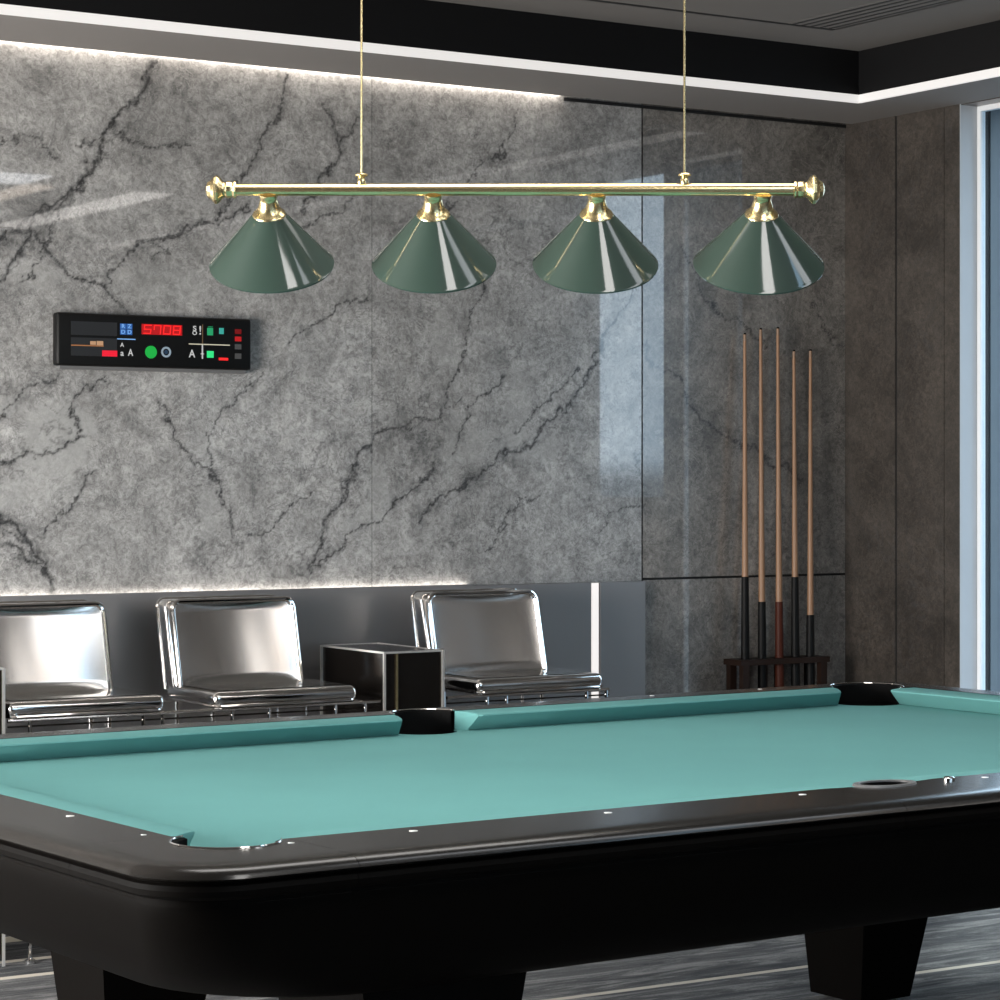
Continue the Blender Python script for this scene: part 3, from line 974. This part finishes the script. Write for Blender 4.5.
for x in (1.905, 2.276, 2.69, 3.125, 3.56, 3.97):
    sight(x, IY0 - 0.040)
sight(1.688, IY0 - 0.045, 0.005)
for x in (3.71, 4.06):
    sight(x, IY1 + 0.055, 0.006)
for y in (3.82, 4.22, 4.62):
    sight(IX0 - 0.024, y)
    sight(IX1 + 0.04, y)
sight(IX0 - 0.026, 3.56, 0.0045)
tmap(MB().lathe([(0.011, ZT - 0.002), (0.011, ZT + 0.004), (0.008, ZT + 0.006), (0.0005, ZT + 0.006)], 16, Matrix.Translation((3.045, IY0 - 0.03, 0)))).build('cap_screw', M['chrome'], T, smooth=True)

# ------------------------------------------------------------------ billiard lamp
LZ, LD = 1.902, 4.95
fw_ = Vector((math.sin(YAW), math.cos(YAW), 0))
rt_ = Vector((math.cos(YAW), -math.sin(YAW), 0))
lc = fw_ * LD + rt_ * ((515 - 500) / 2530 * LD) + Vector((0, 0, LZ))
lamp = empty('billiard_lamp', lc, 'brass bar pendant lamp with four green cone shades over the table', 'lamp')
lamp.rotation_euler = (0, 0, -YAW)
PXM = LD / 2530
L2 = 282 * PXM
MB().tube([(-L2, 0, 0), (L2, 0, 0)], 0.0122, 24).build('bar', M['brass'], lamp, smooth=True)
for sgn in (-1, 1):
    prof = [(0.0125, 0.0), (0.0165, 0.0), (0.0175, 0.003), (0.0150, 0.007), (0.0165, 0.011), (0.0165, 0.018), (0.0145, 0.022), (0.017, 0.026), (0.024, 0.031), (0.0285, 0.037), (0.0275, 0.042), (0.022, 0.047), (0.019, 0.049), (0.015, 0.056), (0.006, 0.0595), (0.0005, 0.060)]
    mt = Matrix.Translation((sgn * (L2 - 0.006), 0, 0)) @ Matrix.Rotation(sgn * PI / 2, 4, 'Y')
    MB().lathe(prof, 10, mt).build('end_finial', M['brass'], lamp, smooth=True, angle=25)
TILT = math.radians(31)
for px, sc in ((268, 1), (433, 1), (597, 1.01), (763, 1.05)):
    x = (px - 515) * PXM
    U = PXM
    R1, r1 = 62.5 * U * sc, 15.5 * U
    h0, h1, h2 = -7 * U, -26.5 * U, -82 * U
    prof = [(r1 + 1 * U, h1 - 0.5 * U)] + [(r1 + 1 * U + (R1 - r1 - 2 * U) * q_, h1 - 0.5 * U + (h2 + 1.5 * U - h1 + 0.5 * U) * q_) for q_ in (0.02, 0.25, 0.5, 0.75, 0.975, 0.99)] + [(R1 - 1.0 * U, h2 + 1.5 * U), (R1, h2 + 0.3 * U), (R1 + 0.9 * U, h2 - 0.6 * U), (R1 + 0.4 * U, h2 - 2.4 * U), (R1 - 0.8 * U, h2 - 2.2 * U), (R1 - 1.6 * U, h2 + 0.6 * U), (r1 - 0.3 * U, h1 - 1.5 * U)]
    mt = Matrix.Translation((x, 0, 0)) @ Matrix.Rotation(-TILT, 4, 'X')
    # tilt moves the rim away from the viewer: the lower end swings towards +Y
    mt = Matrix.Translation((x, 0, 0)) @ Matrix.Rotation(TILT, 4, 'X')
    sh = MB().lathe(prof, 96, mt, close=False).build('lamp_shade', M['green'], lamp, smooth=True, angle=30)
    MB().lathe([(R1 - 2.4 * U, h2 + 0.7 * U), (r1 - 1.2 * U, h1 - 2.2 * U), (r1 - 2 * U, h1 - 2.5 * U), (R1 - 3.2 * U, h2 + 0.9 * U)], 64, mt, close=False).build('inner_lining', M['shade_in'], sh, smooth=True)
    pn = [(9.5 * U, h0 + 3 * U), (9.6 * U, h0 - 0.5 * U), (8.6 * U, h0 - 2 * U), (8.8 * U, h0 - 5 * U), (10.5 * U, h0 - 11 * U), (13.5 * U, h0 - 17 * U), (16.2 * U, h1 + 1 * U), (17.2 * U, h1 - 1.5 * U), (17.2 * U, h1 - 2.8 * U), (15 * U, h1 - 2.8 * U)]
    MB().lathe(pn, 48, mt).build('neck', M['brass'], lamp, smooth=True, angle=50)
    MB().lathe([(5 * U, h1 - 2 * U), (6 * U, h1 - 10 * U), (12 * U, h1 - 22 * U), (14 * U, h1 - 30 * U), (10 * U, h1 - 39 * U), (1 * U, h1 - 43 * U)], 24, mt).build('bulb', M['bulb'], lamp, smooth=True)
for px in (361.5, 684.5):
    x = (px - 515) * PXM
    zt = 2.825 - LZ
    MB().tube([(x, 0, 0.022), (x, 0, zt)], 0.0022, 8).build('suspension_cord', M['brass'], lamp, smooth=True)
    hk = MB().lathe([(0.006, 0.006), (0.0085, 0.010), (0.0085, 0.020), (0.0065, 0.024), (0.0125, 0.0265), (0.0135, 0.029), (0.011, 0.0315), (0.003, 0.033)], 20, Matrix.Translation((x, 0, 0)))
    hk.build('cord_fitting', M['brass'], lamp, smooth=True)
    MB().lathe([(0.035, zt - 0.015), (0.037, zt - 0.012), (0.037, zt - 0.001)], 24, Matrix.Translation((x, 0, 0))).build('ceiling_rose', M['brass'], lamp, smooth=True)

# ------------------------------------------------------------------ scoreboard
SB = empty('scoreboard', (3.275, YB, 1.76), 'black electronic scoreboard with red digits and green lights on marble', 'scoreboard')
SY = -0.040


def sb_box(name, r, mat, d=0.0012, base=0.0, parent=None):
    x0, z1, x1, z0 = r
    return MB().box(x0 - 3.275, x1 - 3.275, SY - base - d, SY - base, z0 - 1.76, z1 - 1.76).build(name, mat, parent or SB)


cas = MB().rounded_box(2.949 - 3.275, 3.601 - 3.275, SY, 0.0, 1.682 - 1.76, 1.843 - 1.76, 0.008, 3).build('casing', M['casing'], SB, smooth=True)
MB().box(2.962 - 3.275, 3.588 - 3.275, SY + 0.012, 0.0, 1.672 - 1.76, 1.684 - 1.76).build('bottom_bracket', M['grey_rubber'], SB)
E_red = emit('sb_red', (1.0, 0.02, 0.02), 0.95)
E_dred = emit('sb_dark_red', (0.30, 0.004, 0.005), 0.3)
E_red2 = emit('sb_pink_red', (0.85, 0.01, 0.035), 0.7)
E_blue = emit('sb_blue', (0.03, 0.13, 0.42), 0.6)
E_lblue = emit('sb_light_blue', (0.22, 0.45, 0.85), 0.7)
E_grn = emit('sb_green', (0.01, 0.45, 0.06), 0.65)
E_grn2 = emit('sb_bright_green', (0.03, 0.75, 0.22), 0.8)
E_grn3 = emit('sb_soft_green', (0.02, 0.38, 0.15), 0.6)
E_teal = emit('sb_teal', (0.05, 0.42, 0.36), 0.6)
E_wh = emit('sb_white', (0.62, 0.62, 0.62), 0.6)
E_tan = emit('sb_tan', (0.62, 0.36, 0.20), 0.5)
E_or = emit('sb_orange', (0.50, 0.20, 0.07), 0.5)
E_cream = emit('sb_cream', (0.70, 0.65, 0.50), 0.6)
E_gry = emit('sb_grey', (0.022, 0.023, 0.025), 0.4)
E_gry2 = emit('sb_mid_grey', (0.09, 0.09, 0.09), 0.4)
E_ring = emit('sb_ring', (0.30, 0.38, 0.45), 0.6)
sb_box('display_field', (2.993, 1.817, 3.143, 1.776), E_gry)
sb_box('display_field', (2.993, 1.768, 3.143, 1.713), E_gry)
sb_box('blue_line', (3.143, 1.769, 3.204, 1.766), E_lblue)
sb_box('cue_symbol', (2.993, 1.7455, 3.098, 1.7425), E_or, 0.0012, 0.0012)
sb_box('cue_symbol', (3.055, 1.758, 3.073, 1.747), E_tan, 0.0012, 0.0012)
sb_box('cue_symbol', (3.076, 1.759, 3.097, 1.746), E_tan, 0.0012, 0.0012)
sb_box('red_bar', (3.094, 1.731, 3.143, 1.713), E_red2, 0.0012, 0.0012)
dg = sb_box('digit_field', (3.225, 1.816, 3.361, 1.784), emit('sb_field_red', (0.42, 0.004, 0.006), 0.8))
sb_box('red_bar', (3.487, 1.719, 3.519, 1.711), E_red)
sb_box('green_light', (3.447, 1.811, 3.467, 1.788), E_grn3)
sb_box('green_light', (3.450, 1.8155, 3.466, 1.8135), E_grn3)
sb_box('teal_light', (3.488, 1.812, 3.504, 1.793), E_teal)
sb_box('green_light', (3.446, 1.739, 3.469, 1.718), E_grn2)
sb_box('divider_line', (3.384, 1.7605, 3.525, 1.7575), E_cream)
sb_box('divider_line', (3.4295, 1.821, 3.4325, 1.7605), emit('sb_dim_line', (0.16, 0.10, 0.05), 0.4))
sb_box('divider_line', (3.4285, 1.7575, 3.4325, 1.714), E_wh)
for z1, z0, m_ in ((1.810, 1.795, E_dred), (1.787, 1.772, emit('sb_signal_red', (0.55, 0.01, 0.012), 0.6)), (1.763, 1.747, E_gry2), (1.734, 1.717, E_gry2)):
    sb_box('indicator', (3.543, z1, 3.565, z0), m_)
rotm = Matrix.Translation((0, SY, 0)) @ Matrix.Rotation(PI / 2, 4, 'X')
MB().lathe([(0.0195, 0.0), (0.0195, 0.0015)], 32, Matrix.Translation((3.256 - 3.275, 0, 1.730 - 1.76)) @ rotm).build('green_button', E_grn, SB)
MB().lathe([(0.0165, 0.0), (0.0165, 0.0015), (0.0105, 0.0015), (0.0105, 0.0)], 32, Matrix.Translation((3.307 - 3.275, 0, 1.7315 - 1.76)) @ rotm, close=False).build('ring_button', E_ring, SB)
MB().lathe([(0.0065, 0.0), (0.0065, 0.0012)], 24, Matrix.Translation((3.307 - 3.275, 0, 1.7315 - 1.76)) @ rotm).build('ring_centre', emit('sb_navy', (0.02, 0.05, 0.10), 0.5), SB)


def text_mesh(name, s_, x, z, size, mat, base=0.0, sx=1.0, shear=0.0):
    cu = bpy.data.curves.new(name, 'FONT')
    cu.body = s_
    cu.size = size
    cu.extrude = 0.0004
    cu.offset = size * 0.012
    cu.align_x = 'CENTER'
    cu.align_y = 'CENTER'
    cu.shear = shear
    tmp = bpy.data.objects.new(name, cu)
    col.objects.link(tmp)
    bpy.context.view_layer.update()
    me = bpy.data.meshes.new_from_object(tmp.evaluated_get(bpy.context.evaluated_depsgraph_get()))
    bpy.data.objects.remove(tmp)
    me.name = name
    me.materials.clear()
    me.materials.append(mat)
    me.transform(Matrix.Translation((x - 3.275, SY - base - 0.0005, z - 1.76)) @ Matrix.Rotation(PI / 2, 4, 'X') @ Matrix.Diagonal((sx, 1, 1, 1)))
    o = bpy.data.objects.new(name, me)
    col.objects.link(o)
    o.parent = SB
    return o


# seven segment digits 5 7 0 8
SEG = {'a': (0, 1, 1, 1), 'b': (1, .5, 1, 1), 'c': (1, 0, 1, .5), 'd': (0, 0, 1, 0), 'e': (0, 0, 0, .5), 'f': (0, .5, 0, 1), 'g': (0, .5, 1, .5)}
for i, dd in enumerate(('afgcd', 'abcf', 'abcdef', 'abcdefg')):
    m_ = MB()
    x0 = 3.232 + i * 0.0328
    z0, wd, ht, th = 1.7875, 0.022, 0.025, 0.0030
    for s_ in dd:
        u0, v0, u1, v1 = SEG[s_]
        xa, za, xb, zb = x0 + u0 * wd, z0 + v0 * ht, x0 + u1 * wd, z0 + v1 * ht
        sk = 0.10
        pts = [(xa - th / 2, za - th / 2), (xb + th / 2, za - th / 2), (xb + th / 2, zb + th / 2), (xa - th / 2, zb + th / 2)]
        m_.add([(p + (q - z0) * sk - 3.275, SY - 0.0012 - d_, q - 1.76) for d_ in (0, 0.0012) for p, q in pts],
               [(0, 1, 2, 3), (4, 5, 6, 7), (0, 1, 5, 4), (1, 2, 6, 5), (2, 3, 7, 6), (3, 0, 4, 7)])
    m_.build('digit', E_red, SB)
for (x, z) in ((3.163, 1.8065), (3.184, 1.8065), (3.163, 1.789), (3.184, 1.789)):
    sb_box('blue_field', (x - 0.0095, z + 0.0082, x + 0.0095, z - 0.0082), E_blue)
for s_, x, z in (('R', 3.163, 1.8065), ('Z', 3.184, 1.8065), ('D', 3.163, 1.789), ('D', 3.184, 1.789)):
    text_mesh('symbol', s_, x, z, 0.017, E_lblue, 0.0012, 1.1)
text_mesh('symbol', 'S', 3.404, 1.807, 0.022, E_wh, 0, 1.3)
text_mesh('symbol', 'O', 3.404, 1.793, 0.017, E_wh, 0, 1.2)
text_mesh('symbol', '!', 3.423, 1.801, 0.038, E_wh)
text_mesh('symbol', 'A', 3.160, 1.749, 0.018, E_wh, 0, 1.0)
text_mesh('symbol', 'a', 3.160, 1.724, 0.026, E_wh, 0, 1.0)
text_mesh('symbol', 'A', 3.188, 1.726, 0.030, E_wh, 0, 0.8)
text_mesh('symbol', 'A', 3.395, 1.728, 0.034, E_wh, 0, 0.9)
text_mesh('symbol', '+', 3.4305, 1.728, 0.024, E_wh)

# ------------------------------------------------------------------ bench of chairs along the back wall
YFR = 6.60


def bench(x0, x1, xs, lab):
    cx = (x0 + x1) / 2
    BN = empty('bench_frame', (cx, 6.8, 0), lab, 'bench frame', 'chrome rail frames under the chairs')

    def bmap(m_):
        return m_.map(lambda p: p - Vector((cx, 6.8, 0)))
    for yy in (YFR + 0.005, 6.98):
        bmap(MB().tube([(x0, yy, 0.672), (x1, yy, 0.672)], 0.0055, 10)).build('rail', M['chrome'], BN, smooth=True)
    bmap(MB().tube([(x0, YFR + 0.005, 0.655), (x1, YFR + 0.005, 0.655)], 0.0025, 8)).build('rail', M['blacksteel'], BN, smooth=True)
    for xx in xs:
        for yy in (YFR + 0.005, 6.98):
            lg = bmap(MB().tube([(xx, yy, 0.012), (xx, yy, 0.67)], 0.0055, 8)).build('leg', M['chrome'], BN, smooth=True)
            bmap(MB().lathe([(0.016, 0), (0.016, 0.008), (0.007, 0.014)], 16, Matrix.Translation((xx, yy, 0)))).build('foot', M['chrome'], lg, smooth=True)
        bmap(MB().tube([(xx, YFR + 0.005, 0.672), (xx, 6.98, 0.672)], 0.005, 8)).build('cross_rail', M['chrome'], BN, smooth=True)


bench(2.575, 3.75, (2.64, 2.98, 3.04, 3.26, 3.38, 3.60, 3.70), 'long thin chrome bench frame carrying the two left metal chairs')
bench(3.985, 4.585, (4.13, 4.20, 4.50, 4.575), 'short thin chrome bench frame carrying the metal chair nearest the light slot')


def make_chair(w=0.475):
    root = empty('chair', (0, 0, 0.678), 'x', 'chair', 'mirror polished metal chairs along the wall')
    hw = w / 2
    # seat: thick rounded slab, dished on top
    st = MB().rounded_box(-hw, hw, 0.0, 0.34, 0.0, 0.046, 0.020, 5)
    st.build('seat', M['chrome'], root, smooth=True, angle=60)
    vs_, fs_ = [], []
    nx_, ny_ = 14, 10
    # satin seat pad, slightly dished
    for j in range(ny_ + 1):
        for i in range(nx_ + 1):
            u, v = i / nx_, j / ny_
            x = -hw + 0.022 + u * (w - 0.044)
            y = 0.024 + v * 0.245
            vs_.append((x, y, 0.0475 - 0.004 * math.sin(PI * u) * math.sin(PI * v)))
    for j in range(ny_):
        for i in range(nx_):
            a = j * (nx_ + 1) + i
            fs_.append((a, a + 1, a + nx_ + 2, a + nx_ + 1))
    base = len(vs_)
    MB().add(vs_ + [(x, y, z - 0.004) for x, y, z in vs_], fs_ + [tuple(q + base for q in f[::-1]) for f in fs_]).build('seat_pad', M['satin'], root, smooth=True, angle=80)

    def lean(p):
        z = p.z
        y = p.y + 0.24 * z
        return Vector((p.x * 0.885 - 0.021, y, z))
    bk = MB().rounded_box(-hw, hw, 0.272, 0.352, 0.0, 0.299, 0.024, 5)
    bk.map(lean).build('backrest', M['chrome'], root, smooth=True, angle=60)
    # concave satin face of the back
    vs_, fs_ = [], []
    nx_, ny_ = 24, 14
    for j in range(ny_ + 1):
        for i in range(nx_ + 1):
            u, v = i / nx_, j / ny_
            x = -hw + 0.010 + u * (w - 0.020)
            z = 0.040 + v * 0.256
            y = 0.2530 + 0.018 * math.sin(PI * u) ** 0.8 * (1 if 0 < j < ny_ else 0.35)
            vs_.append(lean(Vector((x, y, z))))
    for j in range(ny_):
        for i in range(nx_):
            a = j * (nx_ + 1) + i
            fs_.append((a, a + 1, a + nx_ + 2, a + nx_ + 1))
    return root, (vs_, fs_, hw, w, lean)


def finish_chair(root, d):
    vs_, fs_, hw, w, lean = d
    base = len(vs_)
    # the concave sheet closes against the rounded shell
    MB().add(list(vs_) + [(p.x, p.y + 0.003, p.z) for p in vs_], fs_ + [tuple(q + base for q in f[::-1]) for f in fs_]).build('back_panel', M['satin'], root, smooth=True, angle=80)

    def loop(y, ins, r, name, mat):
        z0, z1 = 0.030, 0.302 - ins
        R = 0.030
        pts = []
        x0, x1 = -hw + ins, hw - ins
        pts.append((x0, y, z0))
        for a in range(180, 89, -15):
            pts.append((x0 + R + R * math.cos(math.radians(a)), y, z1 - R + R * math.sin(math.radians(a))))
        for a in range(90, -1, -15):
            pts.append((x1 - R + R * math.cos(math.radians(a)), y, z1 - R + R * math.sin(math.radians(a))))
        pts.append((x1, y, z0))
        MB().tube([lean(Vector(p)) for p in pts], r, 10).build(name, mat, root, smooth=True)
    loop(0.252, 0.008, 0.0085, 'front_edge_tube', M['chrome'])
    loop(0.350, 0.004, 0.0055, 'rear_edge_tube', M['chrome'])
    hw2 = hw
    # tube along the foot of the seat, curving round both sides
    pts = [(-hw2, 0.34, 0.006), (-hw2, 0.03, 0.004), (-hw2 + 0.012, 0.006, 0.004), (-hw2 + 0.03, -0.003, 0.004), (hw2 - 0.03, -0.003, 0.004), (hw2 - 0.012, 0.006, 0.004), (hw2, 0.03, 0.004), (hw2, 0.34, 0.006)]
    MB().tube(pts, 0.0045, 8).build('seat_edge_tube', M['chrome'], root, smooth=True)


ch, dat = make_chair()
finish_chair(ch, dat)
CH = [(2.813, 'metal chair cropped at the left edge of the photo, beside the left end'),
      (3.440, 'metal chair left of the dark box table, middle of the three'),
      (4.332, 'metal chair right of the dark box table, nearest the light slot')]
for i, (x, lab) in enumerate(CH):
    o = ch if i == 0 else copy_tree(ch)
    o.location = (x, YFR + 0.004, 0.678)
    o['label'] = ['polished metal chair at the left photo edge, partly behind a thin steel post',
                  'polished metal chair just left of the dark box table with no post before it',
                  'polished metal chair right of the dark box table, nearest the vertical light slot'][i]


def box_table(x0, x1, lab):
    r = empty('side_table', ((x0 + x1) / 2, 6.8, 0), lab, 'side table', 'dark box tables between the chairs')
    w = (x1 - x0) / 2
    y0, y1, z0, z1 = -0.198, 0.20, 0.012, 0.818
    MB().box(-w + 0.004, w - 0.004, y0 + 0.004, y1 - 0.004, z0 + 0.02, z1 - 0.004).build('body', M['blacksteel'], r)
    MB().box(-w, w, y0, y1, z1 - 0.0035, z1).build('table_top', M['blacksteel'], r)
    e_ = 0.0035
    for (a, b) in ((-w, y0), (w, y0), (w, y1), (-w, y1)):
        MB().box(a - e_, a + e_, b - e_, b + e_, 0, z1 + 0.001).build('corner_post', M['edge'], r)
    for (a0, a1, b0, b1) in ((-w, w, y0, y0), (-w, w, y1, y1), (-w, -w, y0, y1), (w, w, y0, y1)):
        MB().box(a0 - e_ * .6, a1 + e_ * .6, b0 - e_ * .6, b1 + e_ * .6, z1 - 0.004, z1 + 0.0018).build('edge_strip', M['edge'], r)
    MB().box(-w + 0.040, -w + 0.047, y0 - 0.0005, y0 + 0.004, z0 + 0.02, z1 - 0.005).build('brass_inlay', M['brass'], r)
    return r


box_table(3.765, 3.970, 'dark smoked steel box table between the two right metal chairs')
box_table(2.34, 2.562, 'dark box table cropped at the left photo edge with a thin steel post')

# ------------------------------------------------------------------ cue rack and cues
RK = empty('cue_rack', (5.745, 7.1, 0), 'dark walnut floor rack holding five cues by the corner', 'cue rack')


def rmap(m_):
    return m_.map(lambda p: p - Vector((5.745, 7.1, 0)))


TOPS = [(5.565, 1.862), (5.637, 1.882), (5.715, 1.888), (5.789, 1.808), (5.866, 1.812)]
CX = [5.517, 5.594, 5.672, 5.745, 5.812]
tb = MB()
HX = [x + (t[0] - x) * 0.217 for x, t in zip(CX, TOPS)]
tb.box(5.475, 5.878, 7.07, 7.094, 0.682, 0.702)
tb.box(5.475, 5.878, 7.136, 7.172, 0.682, 0.702)
xs = [5.475] + HX + [5.878]
for i in range(6):
    a = xs[i] + (0.0215 if i > 0 else 0)
    b = xs[i + 1] - (0.0215 if i < 5 else 0)
    tb.box(a, b, 7.094, 7.136, 0.682, 0.702)
rmap(tb).build('upper_board', M['rack_wood'], RK)
rmap(MB().rounded_box(5.475, 5.878, 7.07, 7.172, 0.34, 0.365, 0.004, 2)).build('lower_board', M['rack_wood'], RK)
for xx in (5.50, 5.853):
    for yy in (7.084, 7.158):
        rmap(MB().box(xx - 0.014, xx + 0.014, yy - 0.012, yy + 0.012, 0.0, 0.682)).build('post', M['rack_wood'], RK)
for xx in (5.645, 5.70):
    rmap(MB().box(xx - 0.007, xx + 0.007, 7.145, 7.16, 0.365, 0.682)).build('spindle', M['rack_wood'], RK)

JOIN = [0.993, 0.903, 0.901, 0.988, 0.85]
LAB = ['wooden cue standing leftmost in the rack, high dark butt joint',
       'wooden cue second from the left in the rack, low joint',
       'tallest cue in the middle of the rack with a reddish brown butt',
       'shorter wooden cue fourth from the left in the rack',
       'short wooden cue standing rightmost in the rack nearest the corner']


def cue(x, top, zj, lab, red):
    zb = 0.3655
    yb = 7.10
    r = empty('pool_cue', (x, yb, zb), lab, 'cue', 'pool cues in the floor rack')
    tx, tz = top
    L = tz - zb
    ax = Vector((tx - x, 7.165 - yb, tz - zb))

    def at(z):
        return ax * ((z - zb) / L)

    def rad(z):
        t = (z - zb) / L
        return 0.0160 * (1 - t) + 0.0058 * t
    MB().tube([at(zb), at(zb + 0.005), at(zj)], [0.014, 0.0185, rad(zj) + 0.0015], 14).build('butt', M['butt_red'] if red else M['butt'], r, smooth=True)
    MB().tube([at(zj), at((zj + tz) / 2), at(tz - 0.03)], [rad(zj), rad((zj + tz) / 2) - 0.0008, 0.0058], 12).build('shaft', M['maple'], r, smooth=True)
    MB().tube([at(tz - 0.03), at(tz - 0.006)], 0.0057, 10).build('ferrule', M['ferrule'], r, smooth=True)
    MB().tube([at(tz - 0.006), at(tz)], [0.0056, 0.004], 10).build('tip', M['leather'], r, smooth=True)
    return r


for i in range(5):
    cue(CX[i], TOPS[i], JOIN[i], LAB[i], i == 2)
